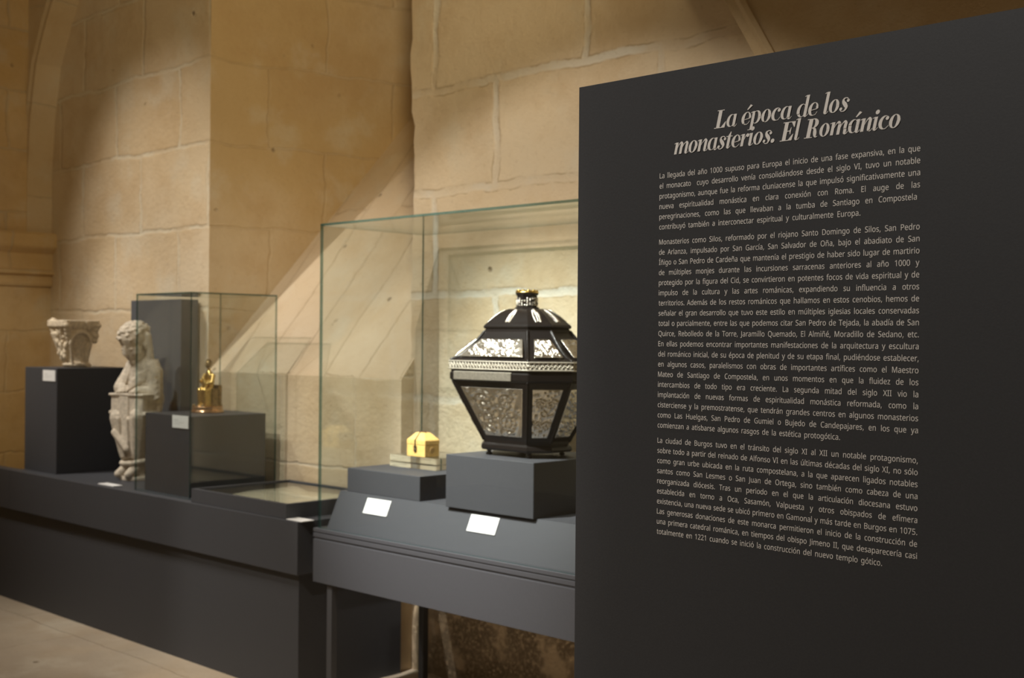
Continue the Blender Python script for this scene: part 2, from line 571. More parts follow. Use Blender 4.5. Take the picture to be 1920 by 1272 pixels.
# shallow tray with a glazed top
t = thing('display_tray', (-4.77, 3.47, ZP), 'shallow charcoal tray with a glass top at the plinth end', 'tray')
tx0, tx1, ty0, ty1, tz = -5.158, -4.391, 3.175, 3.745, 0.824
b = nb()
fw = 0.022
box(b, tx0, tx1, ty0, ty0 + fw, ZP, tz, 0.001)
box(b, tx0, tx1, ty1 - fw, ty1, ZP, tz, 0.001)
box(b, tx0, tx0 + fw, ty0 + fw, ty1 - fw, ZP, tz, 0.001)
box(b, tx1 - fw, tx1, ty0 + fw, ty1 - fw, ZP, tz, 0.001)
obj('frame', b, PAINT, t)
obj('tray_floor', _bx(tx0 + fw, tx1 - fw, ty0 + fw, ty1 - fw, ZP, ZP + 0.006, 0), PAINT, t)
pane(t, tx0 + fw, tx1 - fw, ty0 + fw, ty1 - fw, tz - 0.012, tz - 0.006, 'glass_cover')
b = nb()
prism(b, [(-4.92, 3.20), (-4.94, 3.25), (-5.0, 3.40), (-4.995, 3.50), (-5.01, 3.665), (-4.95, 3.655), (-4.79, 3.59), (-4.70, 3.60), (-4.60, 3.63), (-4.50, 3.60), (-4.42, 3.62), (-4.416, 3.45), (-4.416, 3.20)], 'z', 0.806, 0.809)
tag(obj('parchment_sheet', b, PARCH), 'pale uneven sheet lying under glass in the shallow tray', 'sheet')


# ------------------------------------------------------------------ caption cards
def card(corner, eu, ev, w, h, label, flat=False):
    """card lying on a surface: eu along its width, ev up its height, lifted along the normal"""
    eu, ev = Vector(eu).normalized(), Vector(ev).normalized()
    n = eu.cross(ev)
    c = Vector(corner)
    o = thing('caption_card', tuple(c + eu * w / 2 + ev * h / 2), label, 'label card', 'white caption cards')
    def slab(u0, u1, v0, v1, d0, d1, name, mat):
        b = nb()
        M = Matrix((tuple(eu) + (0,), tuple(ev) + (0,), tuple(n) + (0,), (0, 0, 0, 1))).transposed()
        M.translation = c
        box(b, u0, u1, v0, v1, d0, d1, 0, M)
        return obj(name, b, mat, o)
    slab(0, w, 0, h, 0.0005, 0.004, 'card', CARD)
    b = nb()
    M = Matrix((tuple(eu) + (0,), tuple(ev) + (0,), tuple(n) + (0,), (0, 0, 0, 1))).transposed()
    M.translation = c
    box(b, w * .12, w * .38, h * .60, h * .635, 0.004, 0.0043, 0, M)
    box(b, w * .12, w * .72, h * .44, h * .462, 0.004, 0.0043, 0, M)
    box(b, w * .12, w * .50, h * .30, h * .32, 0.004, 0.0043, 0, M)
    obj('print', b, PRINT, o)
    return o


card((-6.891, 3.255, 1.291), (1, 0, 0), (0, 0, 1), 0.154, 0.063, 'white caption card on the front of the block under the capital')
card((-5.472, 3.26, 1.097), (1, 0, 0), (0, 0, 1), 0.149, 0.063, 'white caption card on the block under the gilded figurine')
card((-6.135, 3.205, ZP), (1, 0.0, 0), (0, 1, 0), 0.165, 0.055, 'white caption card lying flat on the plinth before the stone statue')
card((-4.415, 3.176, ZP), (1, 0, 0), (0, 1, 0), 0.135, 0.066, 'white caption card lying flat on the plinth end beside the shallow tray')

# ------------------------------------------------------------------ large glass case
CX0, CX1, CY0, CY1 = -4.186, -2.30, 3.167, 3.775
t = thing('display_table', ((CX0 + CX1) / 2, 3.47, -0.02), 'charcoal display table with thin legs under the large glass hood', 'table')
obj('apron', _bx(CX0, CX1, CY0, CY1, 0.518, 0.700, 0.0015), PAINT, t)
b = nb()
box(b, CX0 + 0.004, CX1 - 0.004, CY0 + 0.004, CY1 - 0.004, 0.700, 0.709)
box(b, CX0, CX1, CY0, CY1, 0.709, 0.726, 0.001)
box(b, CX0 + 0.003, CX1 - 0.003, CY0 + 0.003, CY1 - 0.003, 0.726, 0.731)
box(b, CX0, CX1, CY0, CY1, 0.731, 0.746, 0.001)
obj('lip_moulding', b, PAINT, t)
for lx in (-4.105, CX1 - 0.055):
    for ly in (3.168 + 0.012, 3.70):
        obj('leg', _bx(lx, lx + 0.032, ly, ly + 0.03, -0.02, 0.518, 0.001), LEGM, t)
b = nb()
prism(b, [(3.205, 0.7465), (3.275, 0.900), (3.757, 0.900), (3.757, 0.7465)], 'x', -4.140, CX1 - 0.045)
tag(obj('sloped_deck', b, PAINT), 'grey raised deck with sloping front inside the large glass hood', 'display deck')
t = thing('glass_hood', ((CX0 + CX1) / 2, 3.47, 0.747), 'large clear glass hood enclosing the black casket and the ivory box', 'glass case')
hood(t, -4.166, CX1 - 0.02, 3.176, 3.768, 0.747, 2.038, 0.009)

ZD = 0.900
solid('pedestal_block', -4.10, -3.640, 3.280, 3.73, ZD, 1.0, 'low grey block in the large case under the acrylic riser', 'pedestal')
solid('pedestal_block', -3.462, -2.998, 3.256, 3.70, ZD, 1.105, 'tall grey block in the large case under the black casket', 'pedestal')
sv = Vector((0, 0.07, 0.154)).normalized()


def on_slope(s):
    return (3.205 + 0.07 * s, 0.746 + 0.154 * s)


y_, z_ = on_slope(0.52)
card((-3.945, y_, z_), (1, 0, 0), tuple(sv), 0.15, 0.066, 'white caption card on the sloped deck below the small ivory box')
y_, z_ = on_slope(0.50)
card((-3.325, y_, z_), (1, 0, 0), tuple(sv), 0.15, 0.066, 'white caption card on the sloped deck below the black casket')

# acrylic riser
t = thing('acrylic_riser', (-3.9, 3.56, 1.0), 'clear acrylic riser under the small ivory box', 'stand')
b = nb(); box(b, -4.040, -3.745, 3.465, 3.70, 1.0005, 1.022, 0.001); obj('lower_plate', b, ACRYL, t)
b = nb(); box(b, -4.040, -3.745, 3.465, 3.70, 1.025, 1.052, 0.001); obj('upper_plate', b, ACRYL, t)

# ivory box
ZB = 1.0525
t = thing('ivory_box', (-3.865, 3.50, ZB), 'small yellow ivory box with sloping lid and dark clasp', 'box')
bx0, bx1, by0, by1 = -3.925, -3.811, 3.462, 3.545
obj('body', _bx(bx0, bx1, by0, by1, ZB, ZB + 0.050, 0.002), IVORY, t)
b = nb()
def rect(x0, x1, y0, y1, z):
    return [(x0, y0, z), (x1, y0, z), (x1, y1, z), (x0, y1, z)]
loft(b, [rect(bx0 - .001, bx1 + .001, by0 - .001, by1 + .001, ZB + 0.051), rect(bx0 - .001, bx1 + .001, by0 - .001, by1 + .001, ZB + 0.070),
         rect(bx0 + .030, bx1 - .030, by0 + .024, by1 - .024, ZB + 0.101)])
bmesh.ops.bevel(b, geom=b.edges[:], offset=0.0015, segments=2, affect='EDGES')
obj('lid', b, IVORY, t)
b = nb()
xm = (bx0 + bx1) / 2 - 0.002
pth = [Vector((xm, by0 + .026, ZB + 0.102)), Vector((xm, by0 - .003, ZB + 0.071)), Vector((xm, by0 - .004, ZB + 0.045))]
tube(b, pth, 0.0028, 8)
obj('strap', b, STRAP, t)
b = nb(); box(b, xm - .009, xm + .009, by0 - .005, by0, ZB + .026, ZB + .046, 0.002); ell(b, (xm, by0 - .004, ZB + .028), (.009, .004, .008)); obj('lock_plate', b, STRAP, t)
b = nb(); tube(b, [Vector((xm - .012 + .002, (by0 + by1) / 2, ZB + .103)), Vector((xm + .02, (by0 + by1) / 2, ZB + .104))], 0.0035); obj('handle', b, STRAP, t)
b = nb()
M = Matrix.Translation((bx1 + .001, (by0 + by1) / 2, ZB + .028)) @ Matrix.Rotation(R(90), 4, 'Y')
bmesh.ops.create_cone(b, cap_ends=True, segments=24, radius1=.014, radius2=.012, depth=.002, matrix=M)
obj('medallion', b, plain('dark_ivory', (0.45, 0.27, 0.09), 0.5), t)

# ------------------------------------------------------------------ casket
KX, KY, KZ = -3.230, 3.462, 1.1055
casket = thing('casket', (KX, KY, KZ), 'large black eight sided casket with embossed silver panels', 'casket')
HA, HB, CH = 0.3265, 0.2165, 0.117


def octo(s, z, a=HA, bb=HB, c=CH, g=0.0):
    a, bb, c = a * s + g, bb * s + g, c * s + g * 0.586
    P = [(-a + c, -bb), (a - c, -bb), (a, -bb + c), (a, bb - c), (a - c, bb), (-a + c, bb), (-a, bb - c), (-a, -bb + c)]
    return [Vector((KX + x, KY + y, KZ + z)) for x, y in P]


SB, ST = 0.545, 0.945
ZB0, ZB1 = 0.062, 0.287          # foot of the flaring body and its top
b = nb()
loft(b, [octo(0.50, 0.020), octo(0.555, 0.022), octo(0.575, 0.030), octo(0.565, 0.042), octo(0.535, 0.050), octo(SB, ZB0), octo(ST, ZB1), octo(0.965, 0.290)])
body = obj('body', b, EBONY, casket)
b = nb()
loft(b, [octo(0.965, 0.290), octo(0.985, 0.296), octo(0.985, 0.318), octo(0.965, 0.325), octo(0.97, 0.330)])
obj('neck_band', b, EBONY, casket)
b = nb()
loft(b, [octo(0.975, 0.331), octo(0.985, 0.333), octo(0.985, 0.366), octo(0.96, 0.369)])
rim = obj('rim', b, EBONY, casket)
for za, zb in ((0.3315, 0.3385), (0.3605, 0.367)):
    b = nb()
    loft(b, [octo(0.986, za), octo(1.002, za + .001), octo(1.006, (za + zb) / 2), octo(1.0, zb - .001), octo(0.986, zb)])
    obj('silver_rail', b, SILVERD, rim)
b = nb()
O1 = octo(0.990, 0.3495)
for i in range(8):
    p, q = O1[i], O1[(i + 1) % 8]
    n = max(4, int((q - p).length / 0.0155))
    d = (q - p).normalized()
    up = Vector((0, 0, 1))
    for k in range(n):
        c = p.lerp(q, (k + .5) / n)
        h = (q - p).length / n / 2
        tube(b, [c - d * h, c + up * 0.0105, c + d * h, c - up * 0.0105, c - d * h], 0.0020, 6)
        ell(b, c, (0.0035, 0.0035, 0.0035), None, 7, 5)
obj('pierced_gallery', b, SILVERD, rim, smooth=True)
b = nb()
prof = []
for k in range(9):
    u = k / 8
    s = 0.965 - (0.965 - 0.545) * (u ** 0.78)
    prof.append(octo(s, 0.369 + 0.108 * (u ** 1.18)))
loft(b, prof + [octo(0.535, 0.487), octo(0.52, 0.49)])
lid = obj('lid', b, EBONY, casket)
b = nb()
dm = [octo(0.50, 0.488), octo(0.545, 0.490), octo(0.560, 0.497), octo(0.545, 0.504)]
for k in range(1, 8):
    a = k / 7 * R(78)
    dm.append(octo(0.20 + 0.335 * (1 - math.sin(a)) ** 0.62 if k else 0.535, 0.504 + 0.064 * math.sin(a)))
loft(b, dm)
dome = obj('dome', b, EBONY, casket)

# embossed plaques
_pr = random.Random(11)


def relief(parent, c00, c10, c11, c01, seed, nu=46, nv=38, h=0.006, mat=SILVER, name='embossed_plaque'):
    rg = np.random.RandomState(seed)
    u, v = np.meshgrid(np.linspace(0, 1, nu), np.linspace(0, 1, nv))
    wd = ((c10 - c00).length + (c11 - c01).length) / 2
    ht = ((c01 - c00).length + (c11 - c10).length) / 2
    X, Y = (u - .5) * wd, (v - .5) * ht
    f = np.zeros_like(X)
    sc = min(wd, ht)
    # mirrored acanthus scrolls
    for sx in (-1, 1):
        for (ox, oy, r0, dirn) in ((0.22, 0.20, 0.26, 1), (0.24, -0.22, 0.24, -1)):
            cx_, cy_ = sx * ox * wd * 0.9, oy * ht
            th = np.linspace(0, 3.6 * math.pi, 90)
            rr = r0 * sc * (1 - th / (4.2 * math.pi))
            for tt, r_ in zip(th, rr):
                px, py = cx_ + sx * r_ * math.cos(tt * dirn + .6), cy_ + r_ * math.sin(tt * dirn + .6)
                w = 0.022 * sc + 0.012 * sc * (0.5 + 0.5 * math.sin(5 * tt))
                f = np.maximum(f, np.exp(-((X - px) ** 2 + (Y - py) ** 2) / (w * w)) * (0.7 + 0.3 * math.sin(9 * tt)))
    nbl = int(40 * wd * ht / (sc * sc))
    for _ in range(nbl):
        px, py = rg.uniform(-.48, .48) * wd, rg.uniform(-.48, .48) * ht
        w = rg.uniform(.02, .05) * sc
        f = np.maximum(f, rg.uniform(.4, 1) * np.exp(-((X - px) ** 2 + (Y - py) ** 2) / (w * w)))
    # central boss
    for a in np.linspace(0, 2 * math.pi, 12, endpoint=False):
        px, py = .13 * sc * math.cos(a), .13 * sc * math.sin(a)
        f = np.maximum(f, np.exp(-((X - px) ** 2 + (Y - py) ** 2) / (.03 * sc) ** 2))
    ed = np.minimum.reduce([u, 1 - u, v, 1 - v])
    f *= np.clip(ed / 0.05, 0, 1)
    n = (c10 - c00).cross(c01 - c00).normalized()
    ctr = (c00 + c10 + c11 + c01) / 4
    if n.dot(ctr - Vector((KX, KY, ctr.z - 0.02))) < 0:
        n = -n
    b = nb()
    vs = []
    for j in range(nv):
        row = []
        for i in range(nu):
            p = c00.lerp(c10, u[j, i]).lerp(c01.lerp(c11, u[j, i]), v[j, i]) + n * (0.0008 + h * f[j, i])
            row.append(b.verts.new(p))
        vs.append(row)
    for j in range(nv - 1):
        for i in range(nu - 1):
            b.faces.new((vs[j][i], vs[j][i + 1], vs[j + 1][i + 1], vs[j + 1][i]))
    # back edge so that the plaque has thickness
    rim_ = [vs[0][i] for i in range(nu)] + [vs[j][-1] for j in range(1, nv)] + [vs[-1][i] for i in range(nu - 2, -1, -1)] + [vs[j][0] for j in range(nv - 2, 0, -1)]
    low = [b.verts.new(x.co - n * 0.003) for x in rim_]
    for i in range(len(rim_)):
        j = (i + 1) % len(rim_)
        b.faces.new((rim_[i], rim_[j], low[j], low[i]))
    b.faces.new(low)
    return obj(name, b, mat, parent, smooth=True)


def inset_quad(p0, p1, q1, q0, mu, v0, v1):
    """quad p0 p1 (bottom) q1 q0 (top) inset by mu metres at the sides and between v0 and v1"""
    def at(v):
        a, c = p0.lerp(q0, v), p1.lerp(q1, v)
        d = (c - a).normalized()
        return a + d * mu, c - d * mu
    a0, a1 = at(v0)
    b0, b1 = at(v1)
    return a0, a1, b1, b0


OB, OT = octo(SB, ZB0), octo(ST, ZB1)
for i in range(8):
    j = (i + 1) % 8
    L_ = (OT[j] - OT[i]).length
    m_ = 0.030 if L_ > 0.25 else (0.020 if L_ > 0.16 else 0.022)
    a, c, d, e = inset_quad(OB[i], OB[j], OT[j], OT[i], m_ * 0.85, 0.07, 0.90)
    relief(casket, a, c, d, e, 20 + i, 70 if L_ > .25 else 46, 60, 0.010, SILVER)
LB, LT = octo(0.945, 0.374), octo(0.640, 0.446)
for i in range(8):
    j = (i + 1) % 8
    L_ = (LB[j] - LB[i]).length
    a, c, d, e = inset_quad(LB[i], LB[j], LT[j], LT[i], 0.026 if L_ > .25 else 0.024, 0.06, 0.98)
    for p in (a, c, d, e):
        p.z += 0.004
        p += (Vector((p.x - KX, p.y - KY, 0)).normalized()) * 0.0
    relief(lid, a, c, d, e, 40 + i, 66 if L_ > .25 else 44, 40, 0.007, SILVER)
# mouldings along the corners of body and lid
for i in range(8):
    b = nb()
    cap(b, OB[i], OT[i], 0.0055, 0.0055, 8)
    obj('corner_moulding', b, EBONY, casket, smooth=True)
    b = nb()
    pr_ = [ring[i] for ring in prof]
    tube(b, pr_, 0.0065, 8)
    obj('corner_moulding', b, EBONY, lid, smooth=True)
# leaf ornaments down the dome
for i in range(8):
    b = nb()
    for k, ring_ in enumerate(dm[4:9]):
        nxt = dm[4:10][k + 1]
        p = (ring_[i] + ring_[(i + 1) % 8]) / 2
        q = (nxt[i] + nxt[(i + 1) % 8]) / 2
        side = (ring_[(i + 1) % 8] - ring_[i]).normalized()
        for tt in (0.1, 0.6):
            f = (k + tt) / 5.0
            w = 0.016 * math.sin(math.pi * min(1, 0.25 + 0.75 * f)) + 0.004
            c = p.lerp(q, tt)
            ell(b, c, (0.0045, 0.0045, 0.0055), None, 8, 6)
            for sg in (-1, 1):
                ell(b, c + side * sg * w * 0.55 - Vector((0, 0, 0.003)), (0.0052, 0.0052, 0.0045), None, 8, 6)
                ell(b, c + side * sg * w - Vector((0, 0, 0.006)), (0.0035, 0.0035, 0.0035), None, 8, 6)
    obj('leaf_ornament', b, SILVER, dome, smooth=True)
# finial
b = nb()
def oct2(r, z):
    return [Vector((KX + r * math.cos(R(22.5 + 45 * k)), KY + r * math.sin(R(22.5 + 45 * k)), KZ + z)) for k in range(8)]
loft(b, [oct2(0.052, 0.566), oct2(0.050, 0.572), oct2(0.042, 0.575), oct2(0.042, 0.618), oct2(0.047, 0.622), oct2(0.047, 0.628)])
fin = obj('finial', b, EBONY, casket)
b = nb()
rg = random.Random(3)
for k in range(24):
    a = 2 * math.pi * k / 24
    for zz in (0.581, 0.589, 0.598, 0.606):
        if rg.random() < 0.72:
            ell(b, (KX + 0.0405 * math.cos(a), KY + 0.0405 * math.sin(a), KZ + zz + rg.uniform(-.002, .002)), (0.004, 0.004, 0.0045), None, 7, 5)
obj('silver_mount', b, SILVER, fin, smooth=True)
b = nb()
loft(b, [oct2(0.048, 0.6285), oct2(0.049, 0.631), oct2(0.047, 0.634)])
for k in range(10):
    a = 2 * math.pi * k / 10
    ell(b, (KX + 0.036 * math.cos(a), KY + 0.036 * math.sin(a), KZ + 0.637), (0.008, 0.008, 0.005), None, 8, 6)
obj('gilt_top', b, GOLD, fin, smooth=True)
# silver hasp plate on the neck band, small handle at the end, feet
NB = octo(0.985, 0.300)
NT = octo(0.985, 0.322)
b = nb()
p, q = NB[0].lerp(NB[1], 0.06), NB[0].lerp(NB[1], 0.80)
box(b, p.x, q.x, KY - HB * 0.985 - 0.005, KY - HB * 0.985, KZ + 0.293, KZ + 0.325, 0.0015)
obj('silver_band', b, SILVERD, casket)
b = nb()
box(b, KX - HA * 0.985 - 0.03, KX - HA * 0.985, KY - 0.05, KY + 0.02, KZ + 0.298, KZ + 0.318, 0.003)
obj('side_lug', b, STRAP, casket)
for fx, fy in ((-0.105, -0.095), (0.105, -0.095), (0.105, 0.095), (-0.105, 0.095)):
    b = nb()
    lathe(b, [(0.006, 0.0), (0.012, 0.003), (0.013, 0.008), (0.006, 0.013), (0.011, 0.018), (0.011, 0.022)], (KX + fx, KY + fy, KZ), 16)
    obj('foot', b, EBONY, casket, smooth=True)

# ------------------------------------------------------------------ stone statue
SX, SY = -6.19, 3.452
stat = thing('statue', (SX, SY, ZP), 'pale stone statue of a bowed seated figure with a block on its knees', 'statue')
FA = R(15)
WF = Vector((math.sin(FA), -math.cos(FA), 0))     # way the figure faces
UF = Vector((math.cos(FA), math.sin(FA), 0))      # its side towards the camera's right


def sp(u, w, z):
    return Vector((SX, SY, ZP)) + UF * u + WF * w + Vector((0, 0, z))


def srot(ax_tilt=0, roll=0):
    return Matrix.Rotation(FA, 3, 'Z') @ Matrix.Rotation(R(ax_tilt), 3, 'X') @ Matrix.Rotation(R(roll), 3, 'Y')


b = nb()
# base and gown
loft(b, [[sp(0.095 * math.cos(a), -0.015 + 0.085 * math.sin(a), 0.0) for a in np.linspace(0, 2 * math.pi, 20, endpoint=False)],
         [sp(0.095 * math.cos(a), -0.015 + 0.085 * math.sin(a), 0.022) for a in np.linspace(0, 2 * math.pi, 20, endpoint=False)]])
gown = [(0.02, 0.070, 0.060, -0.02), (0.09, 0.078, 0.065, -0.025), (0.14, 0.078, 0.060, -0.028), (0.24, 0.095, 0.070, -0.035), (0.34, 0.105, 0.080, -0.045), (0.42, 0.105, 0.080, -0.052), (0.50, 0.103, 0.078, -0.052)]
loft(b, [[sp(rx * math.cos(a) * (1 + .05 * math.cos(7 * a)), w + ry * math.sin(a), z) for a in np.linspace(0, 2 * math.pi, 36, endpoint=False)] for z, rx, ry, w in gown])
# legs under the gown
cap(b, sp(-0.080, 0.035, 0.345), sp(-0.045, 0.025, 0.14), 0.056, 0.034)
cap(b, sp(0.070, 0.035, 0.355), sp(0.040, 0.020, 0.14), 0.056, 0.036)
for du, w0 in ((-0.115, .03), (-0.05, .075), (0.02, .07), (0.105, .02)):
    cap(b, sp(du, w0, 0.34), sp(du * 0.5, w0 * 0.6 + .01, 0.13), 0.014, 0.009, 8)
# hem roll, feet
hem = [sp(0.085 * math.cos(a), -0.012 + 0.072 * math.sin(a), 0.105 + 0.012 * math.cos(a + 1.0)) for a in np.linspace(0, 2 * math.pi, 19)]
tube(b, hem, 0.014, 8)
cap(b, sp(-0.030, 0.015, 0.075), sp(-0.060, 0.060, 0.035), 0.034, 0.024)
cap(b, sp(0.035, 0.015, 0.075), sp(0.020, 0.065, 0.035), 0.034, 0.024)
# torso leaning forward, shoulders
loft(b, [[sp(rx * math.cos(a), w + ry * math.sin(a), z) for a in np.linspace(0, 2 * math.pi, 28, endpoint=False)] for z, rx, ry, w in
         [(0.40, .104, .078, -.055), (0.50, .104, .076, -.052), (0.58, .106, .072, -.050), (0.625, .098, .068, -.046), (0.665, .072, .058, -.038), (0.695, .046, .046, -.03)]])
ell(b, sp(0.070, -0.050, 0.620), (0.054, 0.052, 0.056))
ell(b, sp(-0.062, -0.048, 0.620), (0.050, 0.050, 0.054))
# sleeves and forearms
cap(b, sp(0.088, -0.052, 0.600), sp(0.102, -0.042, 0.470), 0.048, 0.048)
cap(b, sp(0.102, -0.042, 0.480), sp(0.056, 0.028, 0.492), 0.044, 0.028)
cap(b, sp(0.106, -0.058, 0.46), sp(0.100, -0.058, 0.37), 0.040, 0.028)
cap(b, sp(-0.080, -0.045, 0.600), sp(-0.105, -0.002, 0.510), 0.044, 0.046)
cap(b, sp(-0.105, -0.002, 0.515), sp(-0.060, 0.028, 0.502), 0.042, 0.028)
for k in range(5):      # folds of the sleeves
    z0 = 0.60 - 0.03 * k
    cap(b, sp(0.128 + .004 * k, -0.025, z0 - .02), sp(0.080, 0.000 + .006 * k, z0 - 0.07), 0.008, 0.006, 8)
for du in (-0.03, 0.0, 0.03):   # folds down the chest
    cap(b, sp(du * .6, 0.005, 0.66), sp(du * 1.6, 0.025, 0.54), 0.010, 0.008, 8)
for k in range(6):       # curved folds of the mantle over the shoulders and back
    a = [sp(0.095 * math.cos(t + .25 * k) , -0.045 + 0.072 * math.sin(t + .25 * k), 0.64 - 0.022 * k - 0.05 * t) for t in np.linspace(-0.5, 1.2, 6)]
    tube(b, a, 0.0085, 7)
for k in range(7):       # vertical folds of the skirt
    t = -0.2 + k * 0.55
    tube(b, [sp(0.103 * math.cos(t), -0.045 + 0.080 * math.sin(t), 0.36), sp(0.092 * math.cos(t), -0.036 + 0.070 * math.sin(t), 0.24), sp(0.076 * math.cos(t), -0.026 + 0.060 * math.sin(t), 0.13)], 0.0095, 7)
# hands on the block
for hx, hd in ((-0.055, -1), (0.050, 1)):
    ell(b, sp(hx, 0.035, 0.497), (0.026, 0.030, 0.018), srot())
    for k in range(4):
        cap(b, sp(hx + (k - 1.5) * 0.0145, 0.045, 0.500), sp(hx + (k - 1.5) * 0.0165 - hd * .004, 0.072 + (0.006 if k in (1, 2) else 0), 0.487), 0.0058, 0.0050, 8)
    cap(b, sp(hx - hd * 0.022, 0.030, 0.498), sp(hx - hd * 0.034, 0.048, 0.490), 0.0075, 0.006, 8)
# head bowed forward: skull, face, brow, nose, mouth, chin, hair
TB = R(26)
HT = Matrix.Rotation(FA, 3, 'Z') @ Matrix.Rotation(TB, 3, 'X')
HC = sp(0.0, 0.012, 0.790)


def hp(u, w, z):
    f = WF * math.cos(TB) - Vector((0, 0, math.sin(TB)))
    up = WF * math.sin(TB) + Vector((0, 0, math.cos(TB)))
    return HC + UF * u + f * w + up * z


cap(b, sp(0, -0.045, 0.66), hp(0, -0.02, -0.06), 0.056, 0.050)
ell(b, hp(0, -0.004, 0.010), (0.083, 0.094, 0.080), HT)
ell(b, hp(0, 0.036, -0.055), (0.064, 0.052, 0.082), HT)
for s_ in (-1, 1):
    cap(b, hp(s_ * 0.008, 0.080, -0.016), hp(s_ * 0.046, 0.060, -0.014), 0.0085, 0.007, 8)
cap(b, hp(0, 0.086, -0.016), hp(0, 0.098, -0.056), 0.008, 0.013, 8)
ell(b, hp(0, 0.078, -0.080), (0.022, 0.010, 0.005), HT)
ell(b, hp(0, 0.077, -0.090), (0.018, 0.010, 0.006), HT)
ell(b, hp(0, 0.062, -0.116), (0.028, 0.022, 0.020), HT)
for s_ in (-1, 1):
    ell(b, hp(s_ * 0.027, 0.078, -0.034), (0.014, 0.007, 0.008), HT)
    ell(b, hp(s_ * 0.038, 0.066, -0.062), (0.018, 0.014, 0.018), HT)
    ell(b, hp(s_ * 0.074, 0.002, -0.045), (0.012, 0.020, 0.028), HT)
rs = random.Random(8)
for k in range(110):     # flat wavy locks over the crown
    a = rs.uniform(-2.8, 2.8)
    e = rs.uniform(0.12, 1.45)
    c = Vector((0.084 * math.sin(a) * math.cos(e), -(0.094 * math.cos(a) * math.cos(e)) + .004, 0.080 * math.sin(e) + 0.010))
    ell(b, HC + HT @ (c * 0.97), (0.011, 0.015, 0.0075), HT, 8, 6)
for k in range(8):       # hair falling behind to the shoulders
    u = -0.077 + 0.022 * k
    cap(b, hp(u, -0.055 + abs(u) * .4, 0.0), sp(u * 1.0, -0.062 + abs(u) * .3, 0.665), 0.022, 0.018, 8)
statue_body = sculpt('figure', b, STATUE, stat, 0.0034, 3)
# block on the knees with a scroll hanging down its front
b = nb()
MB = Matrix.Translation(sp(0, 0, 0)) @ Matrix.Rotation(FA, 4, 'Z')
box(b, -0.122, 0.122, -0.066, 0.040, 0.372, 0.476, 0.008, MB)
box(b, -0.132, 0.132, -0.076, 0.050, 0.466, 0.482, 0.006, MB)
tube(b, [sp(-0.130, 0.055, 0.374), sp(0.128, 0.055, 0.368)], 0.013, 8)
tube(b, [sp(0.128, 0.055, 0.368), sp(0.128, -0.04, 0.366)], 0.013, 8)
sculpt('knee_block', b, STATUE, stat, 0.005, 2)
b = nb()
box(b, -0.055, 0.022, -0.072, -0.046, 0.200, 0.474, 0.006, MB)
tube(b, [sp(-0.075, 0.078, 0.265), sp(0.010, 0.070, 0.175)], 0.020, 10)
sculpt('scroll', b, STATUE, stat, 0.005, 2)

# ------------------------------------------------------------------ carved capital
QX, QY = -6.915, 3.455
capit = thing('stone_capital', (QX, QY, ZL), 'carved pale stone capital with figures standing on the left block', 'capital')
b = nb()


def sqr(h, r, z, n=40):
    """between a square of half side h and a circle of radius r"""
    out = []
    for k in range(n):
        a = 2 * math.pi * (k + .5) / n
        c, s = math.cos(a), math.sin(a)
        sq = h / max(abs(c), abs(s))
        k_ = max(0.0, 1 - z / 0.235) * 0.020 - 0.004
        out.append((QX + k_ + (sq * (1 - r) + h * r) * c, QY + k_ + (sq * (1 - r) + h * r) * s, ZL + z))
    return out


loft(b, [sqr(.076, 1, 0), sqr(.076, 1, .018), sqr(.064, 1, .026), sqr(.064, .9, .07), sqr(.074, .8, .13), sqr(.086, .5, .19), sqr(.100, .2, .225), sqr(.110, 0.05, .235), sqr(.116, 0.0, .245), sqr(.116, 0.0, .276), sqr(.114, 0.0, .280)])
core = b
# front face: a tall draped figure and foliage climbing the corners
rc = random.Random(21)
for k in range(34):     # small leaves and drapery knots filling the lit face
    z_ = rc.uniform(.05, .24)
    x_ = rc.uniform(-.075, .045) * (0.6 + z_) + .06 * max(0, .2 - z_)
    r_ = rc.uniform(.009, .016)
    ell(b, (QX + x_, QY - .070 - max(0, z_ - .1) * .22 + rc.uniform(-.006, .010), ZL + z_), (r_, r_, r_ * 1.3), None, 8, 6)
for (x, z, r) in ((-.085, .262, .030), (-.095, .235, .026), (-.080, .21, .030), (-.055, .25, .026), (-.045, .205, .028), (-.060, .170, .030), (-.050, .14, .028), (-.035, .11, .028), (-.045, .085, .026),
                  (-.02, .22, .026), (.0, .25, .024), (-.015, .175, .026), (-.005, .14, .024), (.01, .19, .022), (.005, .10, .022), (.02, .26, .024), (.03, .225, .020)):
    yy = -.068 - max(0, z - .1) * .20
    ell(b, (QX + x + .06 * max(0, .2 - z), QY + yy + .008, ZL + z), (r * rc.uniform(.7, 1.1), r * .8, r * rc.uniform(.7, 1.2)), None, 10, 7)
for k in range(6):
    cap(b, (QX - .085 + .012 * k, QY - .10, ZL + .20), (QX - .034 + .010 * k, QY - .052, ZL + .035 + .01 * k), 0.008, 0.007, 8)
# lumps under the corners
for sx, sy in ((-1, -1), (1, -1), (1, 1), (-1, 1)):
    for k in range(5):
        f = .098 - .010 * k
        ell(b, (QX + sx * f, QY + sy * f, ZL + .248 - .024 * k), (.022, .022, .018), None, 9, 7)
